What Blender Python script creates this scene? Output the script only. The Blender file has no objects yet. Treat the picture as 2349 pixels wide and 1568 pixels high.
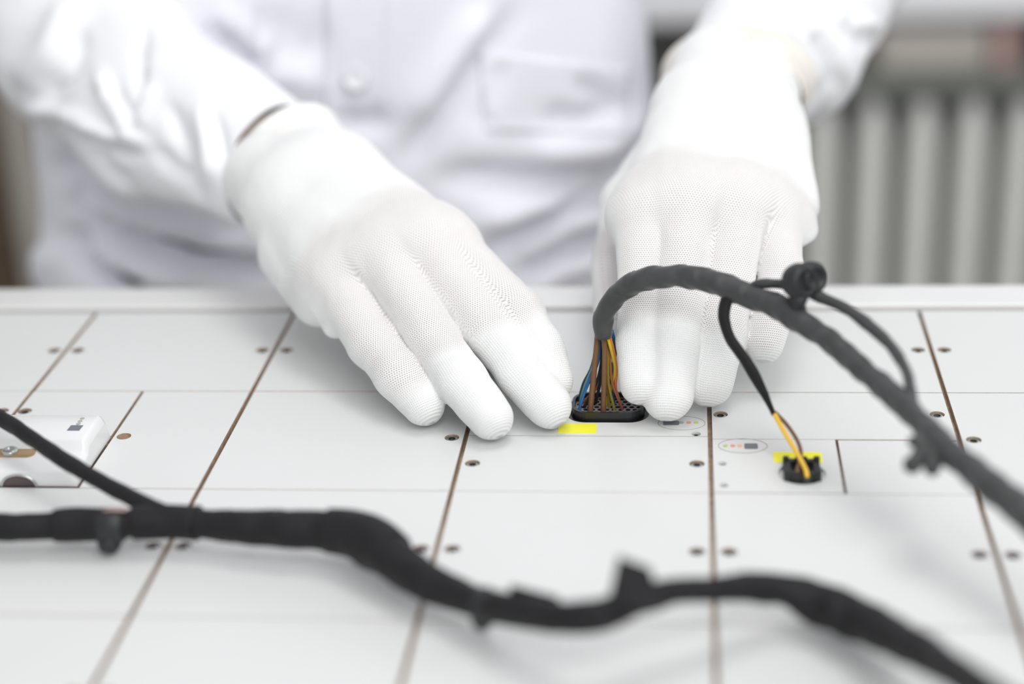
import bpy, bmesh, math, random
import numpy as np
from mathutils import Vector, Matrix, noise

random.seed(7)
SC = bpy.context.scene
COL = SC.collection

# ------------------------------------------------------------------ camera
W, H, F = 2349, 1568, 4043.05
RM = np.array([[0.9949739074060313, -0.0007925217497913602, -0.10013139113410208],
               [0.09178664565187022, -0.3924982578553464, 0.915161367880275],
               [-0.040026681865381275, -0.9197524066235403, -0.39045278235537456]])
CAM = np.array([-0.008437145273312489, -0.6074300391147153, 0.3225888046968106])

cam_data = bpy.data.cameras.new('camera')
cam = bpy.data.objects.new('camera', cam_data)
COL.objects.link(cam)
cam_data.sensor_width = 36.0
cam_data.lens = 36.0 * F / W
cam_data.clip_start, cam_data.clip_end = 0.02, 50
M = Matrix.Identity(4)
for r in range(3):
    M[r][0], M[r][1], M[r][2], M[r][3] = RM[r][0], -RM[r][1], -RM[r][2], CAM[r]
cam.matrix_world = M
cam_data.dof.use_dof = True
cam_data.dof.focus_distance = 0.742
cam_data.dof.aperture_fstop = 2.6
SC.camera = cam

# ------------------------------------------------------------------ world, lights, exposure
SC.view_settings.view_transform = 'Standard'
SC.view_settings.look = 'None'
SC.view_settings.exposure = -0.03
SC.view_settings.gamma = 1.0
SC.view_settings.use_curve_mapping = False
wd = bpy.data.worlds.new('world')
SC.world = wd
wd.use_nodes = True
wd.node_tree.nodes['Background'].inputs[0].default_value = (0.97, 0.98, 1.0, 1)
wd.node_tree.nodes['Background'].inputs[1].default_value = 0.62


def area(name, loc, target, sx, sy, power, col=(1, 1, 1)):
    l = bpy.data.lights.new(name, 'AREA')
    l.shape, l.size, l.size_y, l.energy, l.color = 'RECTANGLE', sx, sy, power, col
    o = bpy.data.objects.new(name, l)
    COL.objects.link(o)
    o.location = loc
    o.rotation_euler = (Vector(target) - Vector(loc)).to_track_quat('-Z', 'Y').to_euler()
    return o


area('ceiling_light', (0.18, 0.02, 1.70), (0.0, 0.0, 0.0), 0.75, 0.6, 8.0, (1.0, 0.995, 0.985))
area('front_fill_light', (0.55, -1.15, 1.25), (-0.2, 0.35, 0.05), 1.3, 0.9, 18.3, (1.0, 0.995, 0.99))  # added fill to brighten coat and gloves; no known lamp stands there
area('window_daylight', (1.5, 1.25, 0.95), (0.0, 0.1, 0.05), 1.3, 1.0, 7.0, (0.97, 0.985, 1.0))


# ------------------------------------------------------------------ measuring helpers
def P(u, v, z=None, y=None, d=None):
    """the point of the place seen at a measured spot, at a known height, depth row or distance"""
    r = RM @ np.array([(u - W / 2) / F, (v - H / 2) / F, 1.0])
    t = (z - CAM[2]) / r[2] if z is not None else (y - CAM[1]) / r[1] if y is not None else d
    return CAM + t * r


def depth(p):
    return float((RM.T @ (np.asarray(p) - CAM))[2])


def project(p):
    q = (np.asarray(p) - CAM) @ RM
    return np.stack([q[..., 0] / q[..., 2] * F + W / 2, q[..., 1] / q[..., 2] * F + H / 2], -1)


def reach(p0, u, v, length, far=True):
    """the point on the sight line through (u, v) at a bone's length from p0"""
    r = RM @ np.array([(u - W / 2) / F, (v - H / 2) / F, 1.0])
    n = r / np.linalg.norm(r)
    w = np.asarray(p0) - CAM
    b = n @ w
    disc = b * b - (w @ w - length * length)
    s = math.sqrt(max(disc, 0))
    return CAM + (b + s if far else b - s) * n


def unit(a):
    a = np.asarray(a, float)
    return a / (np.linalg.norm(a) + 1e-12)


# ------------------------------------------------------------------ materials
def nt(m):
    m.use_nodes = True
    return m.node_tree, m.node_tree.nodes['Principled BSDF']


def mat(name, col, rough=0.5, metal=0.0, var=0.03, scale=40.0, bump=0.0, bscale=200.0, spec=0.5, sheen=0.0, sss=0.0, emit=None):
    m = bpy.data.materials.new(name)
    t, b = nt(m)
    N, L = t.nodes, t.links
    tc = N.new('ShaderNodeTexCoord')
    nz = N.new('ShaderNodeTexNoise')
    nz.inputs['Scale'].default_value = scale
    nz.inputs['Detail'].default_value = 4
    L.new(tc.outputs['Object'], nz.inputs['Vector'])
    cr = N.new('ShaderNodeValToRGB')
    c = np.array(col[:3])
    lo, hi = np.clip(c * (1 - var), 0, 1), np.clip(c * (1 + var), 0, 1)
    cr.color_ramp.elements[0].color = (*lo, 1)
    cr.color_ramp.elements[1].color = (*hi, 1)
    cr.color_ramp.elements[0].position, cr.color_ramp.elements[1].position = 0.3, 0.7
    L.new(nz.outputs['Fac'], cr.inputs['Fac'])
    L.new(cr.outputs['Color'], b.inputs['Base Color'])
    b.inputs['Roughness'].default_value = rough
    b.inputs['Metallic'].default_value = metal
    b.inputs['Specular IOR Level'].default_value = spec
    if sheen:
        b.inputs['Sheen Weight'].default_value = sheen
        b.inputs['Sheen Roughness'].default_value = 0.4
    if sss:
        b.inputs['Subsurface Weight'].default_value = sss
        b.inputs['Subsurface Scale'].default_value = 0.004
    if emit:
        b.inputs['Emission Color'].default_value = (*col[:3], 1)
        b.inputs['Emission Strength'].default_value = emit
    if bump:
        n2 = N.new('ShaderNodeTexNoise')
        n2.inputs['Scale'].default_value = bscale
        n2.inputs['Detail'].default_value = 3
        L.new(tc.outputs['Object'], n2.inputs['Vector'])
        bp = N.new('ShaderNodeBump')
        bp.inputs['Strength'].default_value = 1.0
        bp.inputs['Distance'].default_value = bump
        L.new(n2.outputs['Fac'], bp.inputs['Height'])
        L.new(bp.outputs['Normal'], b.inputs['Normal'])
    return m


def math_node(N, L, op, a, b=None):
    n = N.new('ShaderNodeMath')
    n.operation = op
    for i, x in enumerate((a, b)):
        if x is None:
            continue
        if isinstance(x, (int, float)):
            n.inputs[i].default_value = x
        else:
            L.new(x, n.inputs[i])
    return n.outputs[0]


def knit_material():
    """white nylon knit: zigzag courses all over, open mesh holes where the fabric is stretched thin"""
    m = bpy.data.materials.new('white_knit')
    t, b = nt(m)
    N, L = t.nodes, t.links
    at = N.new('ShaderNodeAttribute')
    at.attribute_name = 'knit'
    sp = N.new('ShaderNodeSeparateXYZ')
    L.new(at.outputs['Vector'], sp.inputs[0])
    mt = lambda op, a, b_=None: math_node(N, L, op, a, b_)
    u = mt('DIVIDE', sp.outputs['X'], 1.15)
    vv = mt('DIVIDE', sp.outputs['Y'], 0.98)
    tri = mt('PINGPONG', u, 0.5)
    zz = mt('ADD', vv, mt('MULTIPLY', tri, 0.9))
    course = mt('SINE', mt('MULTIPLY', zz, 2 * math.pi))
    wale = mt('COSINE', mt('MULTIPLY', u, 2 * math.pi))
    hgt = mt('ADD', mt('MULTIPLY', course, 0.5), mt('MULTIPLY', wale, 0.28))
    # holes on a staggered lattice
    row = mt('FLOOR', vv)
    sh = mt('MULTIPLY', mt('MODULO', mt('ADD', row, 400), 2.0), 0.5)
    fu = mt('SUBTRACT', mt('FRACT', mt('ADD', mt('ADD', u, 400), sh)), 0.5)
    fv = mt('SUBTRACT', mt('FRACT', mt('ADD', vv, 400)), 0.5)
    dd = mt('SQRT', mt('ADD', mt('POWER', mt('ABSOLUTE', fu), 2.0), mt('POWER', mt('ABSOLUTE', fv), 2.0)))
    hole = mt('LESS_THAN', dd, 0.24)
    k = mt('MULTIPLY', hole, sp.outputs['Z'])
    mix = N.new('ShaderNodeMix')
    mix.data_type = 'RGBA'
    mix.inputs['A'].default_value = (0.915, 0.918, 0.91, 1)
    mix.inputs['B'].default_value = (0.47, 0.42, 0.405, 1)
    L.new(k, mix.inputs['Factor'])
    mix2 = N.new('ShaderNodeMix')
    mix2.data_type = 'RGBA'
    mix2.inputs['B'].default_value = (0.895, 0.862, 0.85, 1)
    L.new(mix.outputs['Result'], mix2.inputs['A'])
    L.new(mt('MULTIPLY', sp.outputs['Z'], mt('SUBTRACT', 0.55, mt('MULTIPLY', hole, 0.55))), mix2.inputs['Factor'])
    L.new(mix2.outputs['Result'], b.inputs['Base Color'])
    b.inputs['Roughness'].default_value = 0.85
    b.inputs['Specular IOR Level'].default_value = 0.2
    b.inputs['Subsurface Weight'].default_value = 0.10
    b.inputs['Subsurface Scale'].default_value = 0.003
    b.inputs['Subsurface Radius'].default_value = (1.0, 0.75, 0.7)
    bp = N.new('ShaderNodeBump')
    bp.inputs['Strength'].default_value = 0.8
    bp.inputs['Distance'].default_value = 0.00022
    L.new(mt('SUBTRACT', hgt, mt('MULTIPLY', k, 1.2)), bp.inputs['Height'])
    L.new(bp.outputs['Normal'], b.inputs['Normal'])
    return m


MT = dict(
    panel=mat('white_laminate', (0.715, 0.725, 0.72), 0.38, var=0.008, scale=12, bump=0.00003, bscale=900, spec=0.45),
    brown=mat('brown_board_edge', (0.46, 0.34, 0.245), 0.8, var=0.25, scale=300),
    plate=mat('white_printed_plastic', (0.715, 0.725, 0.715), 0.3, var=0.006, scale=15),
    rail=mat('pale_aluminium', (0.84, 0.84, 0.835), 0.30, metal=0.15, var=0.02, scale=20),
    steel=mat('screw_steel', (0.55, 0.56, 0.55), 0.32, metal=0.9, var=0.06, scale=300),
    dark=mat('dark_socket', (0.03, 0.03, 0.03), 0.5),
    grey_print=mat('grey_print', (0.17, 0.18, 0.21), 0.45),
    grey_line=mat('grey_line', (0.42, 0.41, 0.39), 0.5),
    yellow_label=mat('yellow_label', (0.93, 0.90, 0.035), 0.45, var=0.01),
    led_green=mat('green_print', (0.48, 0.60, 0.22), 0.4),
    led_red=mat('red_print', (0.85, 0.33, 0.28), 0.4),
    led_orange=mat('orange_print', (0.90, 0.48, 0.28), 0.4),
    led_grey=mat('light_grey_print', (0.42, 0.42, 0.40), 0.4),
    tape=mat('black_cloth_tape', (0.010, 0.009, 0.0105), 0.65, var=0.25, scale=120, bump=0.00012, bscale=1500, spec=0.32, sheen=0.05),
    tape_hazed=mat('hazed_black_cloth_tape', (0.046, 0.047, 0.048), 0.55, var=0.2, scale=120, bump=0.00012, bscale=1500, spec=0.5, sheen=0.25),  # black tape lifted to grey, blur haze put into the colour
    black=mat('black_plastic', (0.016, 0.016, 0.018), 0.28, var=0.1, spec=0.5),
    black_matt=mat('matt_black_plastic', (0.018, 0.019, 0.02), 0.5, var=0.1),
    web=mat('grey_contact_web', (0.22, 0.21, 0.22), 0.4),
    w_brown=mat('brown_wire', (0.175, 0.085, 0.036), 0.38, var=0.06),
    w_yellow=mat('yellow_wire', (0.70, 0.52, 0.035), 0.35, var=0.03),
    w_amber=mat('amber_wire', (0.90, 0.55, 0.05), 0.35, var=0.03),
    w_olive=mat('olive_wire', (0.32, 0.24, 0.03), 0.38),
    w_orange=mat('orange_wire', (0.82, 0.24, 0.05), 0.35),
    w_rust=mat('rust_wire', (0.40, 0.13, 0.05), 0.38),
    w_blue=mat('blue_wire', (0.015, 0.13, 0.36), 0.35),
    w_sky=mat('light_blue_wire', (0.16, 0.36, 0.52), 0.35),
    w_green=mat('dark_green_wire', (0.03, 0.065, 0.045), 0.38),
    w_black=mat('dark_wire', (0.02, 0.014, 0.02), 0.38),
    module=mat('white_moulded_plastic', (0.80, 0.805, 0.805), 0.32, var=0.006, scale=20),
    brass=mat('tan_bracket', (0.42, 0.29, 0.15), 0.4, metal=0.3, var=0.08, scale=200),
    bore=mat('dark_bore', (0.10, 0.075, 0.075), 0.5),
    knit=knit_material(),
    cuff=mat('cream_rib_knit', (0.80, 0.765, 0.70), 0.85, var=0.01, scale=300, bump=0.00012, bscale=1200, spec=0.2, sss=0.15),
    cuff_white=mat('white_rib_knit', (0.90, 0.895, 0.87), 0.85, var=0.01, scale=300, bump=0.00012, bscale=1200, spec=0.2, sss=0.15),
    coat=mat('coat_cotton_shade_tint', (0.89, 0.895, 0.955), 0.85, var=0.012, scale=30, bump=0.00006, bscale=900, spec=0.2),  # torso of the one coat, lavender of its shade put into the colour
    sleeve=mat('coat_cotton_lit_sleeve', (0.865, 0.868, 0.89), 0.85, var=0.01, scale=30, bump=0.00006, bscale=900, spec=0.2),  # same coat's cotton, a more neutral copy for the better lit sleeves
    button=mat('pearl_button', (0.80, 0.80, 0.84), 0.25),
    skin=mat('skin', (0.66, 0.40, 0.29), 0.55, var=0.04, scale=60, sss=0.1),
    hair=mat('dark_hair', (0.035, 0.025, 0.02), 0.6, var=0.3, scale=200),
    trousers=mat('grey_trousers', (0.10, 0.11, 0.13), 0.85),
    shoe=mat('black_shoe', (0.025, 0.025, 0.025), 0.4),
    wall=mat('grey_wall', (0.165, 0.168, 0.155), 0.85, var=0.08, scale=3, bump=0.0004, bscale=60),
    wall_white=mat('white_wall', (0.75, 0.75, 0.74), 0.85, var=0.03, scale=3, bump=0.0004, bscale=60),
    floor=mat('grey_floor', (0.30, 0.29, 0.27), 0.5, var=0.08, scale=4),
    radiator=mat('radiator_paint', (0.88, 0.88, 0.845), 0.45, var=0.03, scale=8),
    rad_back=mat('radiator_dark_paint', (0.13, 0.135, 0.12), 0.6, var=0.05, scale=8),  # dark grey-green of the back panel, pipes and feet
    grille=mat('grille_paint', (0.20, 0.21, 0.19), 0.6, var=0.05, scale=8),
    sill=mat('white_sill_paint', (0.90, 0.90, 0.93), 0.4, var=0.02, scale=8),
    walnut=mat('brown_wood', (0.105, 0.070, 0.042), 0.5, var=0.3, scale=18),
    beige=mat('beige_paint', (0.52, 0.49, 0.44), 0.6, var=0.05, scale=10),
    cream=mat('cream_card', (0.64, 0.60, 0.55), 0.7, var=0.05, scale=10),
    rose=mat('rose_card', (0.52, 0.36, 0.33), 0.7, var=0.06, scale=10),
    leg=mat('grey_metal', (0.35, 0.36, 0.37), 0.4, metal=0.6),
)
glass = bpy.data.materials.new('window_glass')
t_, b_ = nt(glass)
b_.inputs['Base Color'].default_value = (0.95, 0.98, 1, 1)
b_.inputs['Transmission Weight'].default_value = 1.0
b_.inputs['Roughness'].default_value = 0.02
b_.inputs['IOR'].default_value = 1.01
MT['glass'] = glass


# ------------------------------------------------------------------ object helpers
def tag(o, label=None, cat=None, group=None, kind=None):
    for k, v in (('label', label), ('category', cat), ('group', group), ('kind', kind)):
        if v:
            o[k] = v
    return o


def empty(name, loc, label, cat, group=None):
    o = bpy.data.objects.new(name, None)
    COL.objects.link(o)
    o.empty_display_size = 0.02
    o.location = loc
    return tag(o, label, cat, group)


def place(o, parent):
    if parent is not None:
        bpy.context.view_layer.update()
        o.parent = parent
        o.matrix_parent_inverse = world_of(parent).inverted()
    return o


def world_of(o):
    m = o.matrix_basis.copy()
    if o.parent:
        m = world_of(o.parent) @ o.matrix_parent_inverse @ m
    return m


def link(name, me, mats, parent=None, smooth=True, label=None):
    for mm in (mats if isinstance(mats, (list, tuple)) else [mats]):
        me.materials.append(MT[mm])
    if smooth:
        me.polygons.foreach_set('use_smooth', [True] * len(me.polygons))
    o = bpy.data.objects.new(name, me)
    COL.objects.link(o)
    if parent is not None:
        o.parent = parent
        o.matrix_parent_inverse = world_of(parent).inverted()
    if label:
        o['label'] = label
    return o


def mesh(name, V, Fc, mats, parent=None, smooth=True, label=None):
    me = bpy.data.meshes.new(name)
    me.from_pydata([tuple(map(float, v)) for v in V], [], [tuple(map(int, f)) for f in Fc])
    me.update()
    return link(name, me, mats, parent, smooth, label)


def from_bm(name, bm, mats, parent=None, smooth=False, label=None):
    me = bpy.data.meshes.new(name)
    bm.normal_update()
    bm.to_mesh(me)
    bm.free()
    return link(name, me, mats, parent, smooth, label)


def add_box(bm, lo, hi, mi=0, bevel=0.0, seg=2):
    g = bmesh.ops.create_cube(bm, size=1.0)
    vs = g['verts']
    for v in vs:
        v.co = Vector([lo[i] + (v.co[i] + 0.5) * (hi[i] - lo[i]) for i in range(3)])
    fs = {f for v in vs for f in v.link_faces}
    for f in fs:
        f.material_index = mi
    if bevel:
        es = list({e for v in vs for e in v.link_edges})
        r = bmesh.ops.bevel(bm, geom=es, offset=bevel, segments=seg, affect='EDGES', profile=0.5)
        for f in r['faces']:
            f.material_index = mi
    return bm


def box(name, lo, hi, mats, parent=None, bevel=0.0, seg=2, label=None, smooth=False):
    return from_bm(name, add_box(bmesh.new(), lo, hi, 0, bevel, seg), mats, parent, smooth, label)


def add_lathe(bm, prof, c, axis=(0, 0, 1), seg=24, mi=0, start=0):
    """prof: list of (radius, height) along axis"""
    a = Vector(axis).normalized()
    x = a.orthogonal().normalized()
    y = a.cross(x)
    c = Vector(c)
    rings = []
    for r, h in prof:
        rings.append([bm.verts.new(c + a * h + (x * math.cos(2 * math.pi * (i + start) / seg) + y * math.sin(2 * math.pi * (i + start) / seg)) * max(r, 1e-5)) for i in range(seg)])
    for A, B in zip(rings, rings[1:]):
        for i in range(seg):
            f = bm.faces.new((A[i], A[(i + 1) % seg], B[(i + 1) % seg], B[i]))
            f.material_index = mi
            f.smooth = True
    for R_, rev in ((rings[0], True), (rings[-1], False)):
        f = bm.faces.new(R_[::-1] if rev else R_)
        f.material_index = mi
    return bm


def spline(pts, step):
    """Catmull-Rom through rows of numbers (xyz first), resampled about every step"""
    A = np.array(pts, float)
    A = np.vstack([2 * A[0] - A[1], A, 2 * A[-1] - A[-2]])
    out = []
    for i in range(1, len(A) - 2):
        p0, p1, p2, p3 = A[i - 1], A[i], A[i + 1], A[i + 2]
        n = max(2, int(np.linalg.norm(p2[:3] - p1[:3]) / step))
        for t in np.linspace(0, 1, n, endpoint=False):
            out.append(0.5 * (2 * p1 + (p2 - p0) * t + (2 * p0 - 5 * p1 + 4 * p2 - p3) * t * t + (3 * p1 - p0 - 3 * p2 + p3) * t ** 3))
    out.append(A[-2])
    return np.array(out)


def frames(C):
    T = np.gradient(C, axis=0)
    T /= np.linalg.norm(T, axis=1)[:, None] + 1e-12
    n = unit(np.cross(T[0], [0.3, 0.2, 1]))
    N_ = []
    for t in T:
        n = unit(n - t * (n @ t))
        N_.append(n)
    N_ = np.array(N_)
    return T, N_, np.cross(T, N_)


def tube(name, pts, mats, parent=None, step=0.0015, seg=18, wrap=None, lump=0.0, flat=1.0, label=None, cap=True, seed=0.0):
    """pts rows: x, y, z, radius. wrap = (pitch, amplitude) draws the overlapping turns of a taped cable"""
    S = spline(pts, step)
    C, R_ = S[:, :3], S[:, 3]
    T, N_, B_ = frames(C)
    s = np.concatenate([[0], np.cumsum(np.linalg.norm(np.diff(C, axis=0), axis=1))])
    V, Fc = [], []
    for i in range(len(C)):
        for k in range(seg):
            th = 2 * math.pi * k / seg
            r = R_[i]
            if wrap:
                ph = (s[i] / wrap[0] + 0.5 + 0.5 * math.sin(th + seed)) % 1.0
                r *= 1 + wrap[1] * (min(ph / 0.85, (1 - ph) / 0.15) - 0.5)
            if lump:
                q = C[i] * 90 + np.array([math.cos(th) * .35, math.sin(th) * .35, seed])
                r *= 1 + lump * noise.noise(Vector(q))
            V.append(C[i] + r * (N_[i] * math.cos(th) + B_[i] * math.sin(th) * flat))
    for i in range(len(C) - 1):
        for k in range(seg):
            k2 = (k + 1) % seg
            Fc.append((i * seg + k, i * seg + k2, (i + 1) * seg + k2, (i + 1) * seg + k))
    if cap:
        Fc.append(tuple(range(seg))[::-1])
        Fc.append(tuple((len(C) - 1) * seg + k for k in range(seg)))
    return mesh(name, V, Fc, mats, parent, True, label)


def loop_rect(x0, x1, y0, y1, r=0.0, n=5):
    if not r:
        return [(x0, y0), (x1, y0), (x1, y1), (x0, y1)]
    out = []
    for cx, cy, a in ((x1 - r, y0 + r, -90), (x1 - r, y1 - r, 0), (x0 + r, y1 - r, 90), (x0 + r, y0 + r, 180)):
        for i in range(n + 1):
            t = math.radians(a + 90 * i / n)
            out.append((cx + r * math.cos(t), cy + r * math.sin(t)))
    return out


def loop_circle(x, y, rx, ry=None, n=20):
    ry = ry or rx
    return [(x + rx * math.cos(2 * math.pi * i / n), y + ry * math.sin(2 * math.pi * i / n)) for i in range(n)]


def plate_bm(bm, outer, holes, z0, z1, mi_top=0, mi_side=1, hole_floor=None):
    """a slab with any number of openings; the openings' walls take the side material"""
    def ring(pts, z):
        return [bm.verts.new((p[0], p[1], z)) for p in pts]
    loops = [outer] + list(holes)
    tops = [ring(l, z1) for l in loops]
    es = []
    for l in tops:
        for i in range(len(l)):
            es.append(bm.edges.new((l[i], l[(i + 1) % len(l)])))
    r = bmesh.ops.triangle_fill(bm, use_beauty=True, use_dissolve=False, edges=es, normal=(0, 0, 1))
    for f in [g for g in r['geom'] if isinstance(g, bmesh.types.BMFace)]:
        f.material_index = mi_top
        if f.normal.z < 0:
            f.normal_flip()
    for li, l in enumerate(tops):
        zb = z0 if li == 0 or hole_floor is None else hole_floor
        bot = ring(loops[li], zb)
        for i in range(len(l)):
            j = (i + 1) % len(l)
            f = bm.faces.new((bot[i], bot[j], l[j], l[i]) if li == 0 else (l[i], l[j], bot[j], bot[i]))
            f.material_index = mi_side
        if li and hole_floor is not None:
            f = bm.faces.new(bot)
            f.material_index = mi_side
    return bm


def flat_print(name, loop, z, mats, parent, label=None, h=0.00012):
    bm = bmesh.new()
    plate_bm(bm, loop, [], z - 0.0002, z + h, 0, 0)
    return from_bm(name, bm, mats, parent, False, label)


def flat_ring(name, x, y, rx, ry, w, z, mats, parent):
    bm = bmesh.new()
    plate_bm(bm, loop_circle(x, y, rx, ry, 48), [loop_circle(x, y, rx - w, ry - w, 48)], z - 0.0001, z + 0.0001, 0, 0)
    return from_bm(name, bm, mats, parent)


# ------------------------------------------------------------------ implicit surfaces for body and gloves
def surface_nets(Fv, org, h):
    s = Fv < 0
    nx, ny, nz = Fv.shape
    cs = (nx - 1, ny - 1, nz - 1)
    cnt = np.zeros(cs, np.int8)
    acc = np.zeros(cs + (3,), np.float32)
    cor = [(i, j, k) for i in (0, 1) for j in (0, 1) for k in (0, 1)]
    sl = lambda c: tuple(slice(c[a], c[a] + cs[a]) for a in range(3))
    for c in cor:
        for ax in range(3):
            if c[ax]:
                continue
            e = list(c)
            e[ax] = 1
            a, b = Fv[sl(c)], Fv[sl(e)]
            m = s[sl(c)] != s[sl(e)]
            t = np.where(m, a / np.where(m, a - b, 1), 0)
            cnt += m
            for d in range(3):
                acc[..., d] += np.where(m, c[d] + (t if d == ax else 0), 0)
    act = cnt > 0
    idx = -np.ones(cs, np.int64)
    idx[act] = np.arange(act.sum())
    base = np.argwhere(act)
    V = (base + acc[act] / cnt[act][:, None]) * h + org
    Q = []
    for ax in range(3):
        b, c = [(1, 2), (2, 0), (0, 1)][ax]
        lo = [slice(None)] * 3
        hi = [slice(None)] * 3
        lo[ax], hi[ax] = slice(0, -1), slice(1, None)
        ch = s[tuple(lo)] != s[tuple(hi)]
        g = np.argwhere(ch)
        g = g[(g[:, b] > 0) & (g[:, c] > 0) & (g[:, b] < Fv.shape[b] - 1) & (g[:, c] < Fv.shape[c] - 1)]
        ins = s[tuple(g.T)]
        q = []
        for db, dc in ((-1, -1), (0, -1), (0, 0), (-1, 0)):
            gg = g.copy()
            gg[:, b] += db
            gg[:, c] += dc
            q.append(idx[tuple(gg.T)])
        q = np.stack(q, 1)
        q[~ins] = q[~ins][:, ::-1]
        Q.append(q)
    return V, np.vstack(Q)


def smin(a, b, k):
    hh = np.clip(k - np.abs(a - b), 0, None) / k
    return np.minimum(a, b) - hh * hh * k * 0.25


class Field:
    def __init__(self, lo, hi, h):
        self.lo, self.h = np.array(lo, float), h
        self.n = np.ceil((np.array(hi) - self.lo) / h).astype(int) + 1
        self.ax = [self.lo[i] + h * np.arange(self.n[i]) for i in range(3)]

    def blank(self):
        return np.full(self.n, 1.0, np.float32)

    def cone(self, G, a, b, ra, rb, k=0.004, sq=None):
        """tapered limb from a to b joined smoothly into G; sq = (normal, factor) flattens it along a normal"""
        a, b = np.asarray(a, float), np.asarray(b, float)
        m = max(ra, rb) + k + 0.012
        lo, hi = np.minimum(a, b) - m, np.maximum(a, b) + m
        s = [slice(max(0, int((lo[i] - self.lo[i]) / self.h)), max(0, min(self.n[i], int((hi[i] - self.lo[i]) / self.h) + 2))) for i in range(3)]
        if any(x.start >= x.stop for x in s):
            return G
        X, Y, Z = np.meshgrid(self.ax[0][s[0]], self.ax[1][s[1]], self.ax[2][s[2]], indexing='ij')
        p = np.stack([X, Y, Z], -1) - a
        ba = b - a
        if sq:
            n_, f_ = unit(sq[0]), sq[1]
            p = p + (p @ n_)[..., None] * n_ * (1 / f_ - 1)
            ba = ba + (ba @ n_) * n_ * (1 / f_ - 1)
        t = np.clip(p @ ba / (ba @ ba + 1e-12), 0, 1)
        d = np.linalg.norm(p - t[..., None] * ba, axis=-1) - (ra + (rb - ra) * t)
        if sq:
            d *= sq[1] ** 0.5
        G[tuple(s)] = smin(G[tuple(s)], d.astype(np.float32), k)
        return G


# ================================================================== ROOM
tag(box('floor', (-4.0, -3.0, -0.95), (4.0, 1.9, -0.90), 'floor'), kind='structure')
# back wall with the window opening over the sill
WY = 1.74
wall_bm = bmesh.new()
for lo, hi in (((-4.0, WY, -0.9), (4.0, WY + 0.15, -0.14)), ((-4.0, WY, -0.14), (-0.25, WY + 0.15, 1.9)),
               ((1.9, WY, -0.14), (4.0, WY + 0.15, 1.9)), ((-0.25, WY, 1.35), (1.9, WY + 0.15, 1.9))):
    add_box(wall_bm, lo, hi)
tag(from_bm('wall_back', wall_bm, 'wall'), kind='structure')
win = empty('window_1', (0.8, WY + 0.05, -0.14), 'white framed window above the sill behind the person', None)
tag(win, kind='structure')
for nm, lo, hi, mm in (('frame', (-0.25, WY + .02, -0.14), (-0.19, WY + .09, 1.35), 'sill'), ('frame', (1.84, WY + .02, -0.14), (1.9, WY + .09, 1.35), 'sill'),
                       ('frame', (-0.19, WY + .02, 1.29), (1.84, WY + .09, 1.35), 'sill'), ('frame', (-0.19, WY + .02, -0.14), (1.84, WY + .09, -0.08), 'sill'),
                       ('frame', (0.80, WY + .02, -0.08), (0.86, WY + .09, 1.29), 'sill'), ('pane', (-0.19, WY + .05, -0.08), (0.80, WY + .056, 1.29), 'glass'),
                       ('pane', (0.86, WY + .05, -0.08), (1.84, WY + .056, 1.29), 'glass')):
    box(nm, lo, hi, mm, win, 0.004 if nm == 'frame' else 0)
tag(box('trim_1', (-0.3, WY - 0.20, -0.173), (1.95, WY, -0.138), 'sill', None, 0.006, 2), 'white window sill running along the back wall', kind='structure')

# radiator under the sill, one object per section
rad = empty('radiator', (0.45, 1.63, -0.9), 'pale grey column radiator with rounded upright sections under the window sill', 'radiator')
x0 = P(1880, 640, y=1.58)[0]
sec_me = None
for i in range(12):
    if sec_me is None:
        bm = bmesh.new()
        prof = [(0.011, -0.80), (0.0175, -0.78), (0.019, -0.74), (0.019, -0.345), (0.0175, -0.31), (0.012, -0.285), (0.004, -0.274)]
        for yy in (0.0, 0.055):
            add_lathe(bm, prof, (0, yy, 0), seg=16)
        add_box(bm, (-0.012, 0.0, -0.34), (0.012, 0.055, -0.30), bevel=0.005)
        add_box(bm, (-0.012, 0.0, -0.79), (0.012, 0.055, -0.75), bevel=0.005)
        so = from_bm('radiator_section', bm, 'radiator', rad, True)
        sec_me = so.data
    else:
        so = bpy.data.objects.new('radiator_section', sec_me)
        COL.objects.link(so)
        so.parent = rad
        so.matrix_parent_inverse = world_of(rad).inverted()
    so.location = (x0 + 0.0615 * i, 1.58, 0)
xe = x0 + 0.0615 * 11
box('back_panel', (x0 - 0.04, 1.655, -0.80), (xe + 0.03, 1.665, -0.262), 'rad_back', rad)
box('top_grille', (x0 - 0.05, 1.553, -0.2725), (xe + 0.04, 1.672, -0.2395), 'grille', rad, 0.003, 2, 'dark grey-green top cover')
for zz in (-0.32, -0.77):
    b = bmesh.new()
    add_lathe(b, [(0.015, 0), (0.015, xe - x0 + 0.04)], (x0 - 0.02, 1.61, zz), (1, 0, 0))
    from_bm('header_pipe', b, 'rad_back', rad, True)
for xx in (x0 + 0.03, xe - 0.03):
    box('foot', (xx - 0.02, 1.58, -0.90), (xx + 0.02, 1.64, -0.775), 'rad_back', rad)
c0, c1 = P(2005, 165, y=1.60), P(2262, 62, y=1.60)
tag(box('cream_box', (c0[0], 1.570, -0.2393), (c1[0], 1.655, -0.186), 'cream', None, 0.006), 'cream box lying on top of the radiator under the sill', 'box')
r0 = P(2268, 120, y=1.55)
tag(box('rose_box', (c1[0] + .004, 1.560, -0.2393), (c1[0] + 0.036, 1.63, -0.178), 'rose', None, 0.004), 'small dull rose box on the radiator beside the cream box', 'box')

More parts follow.
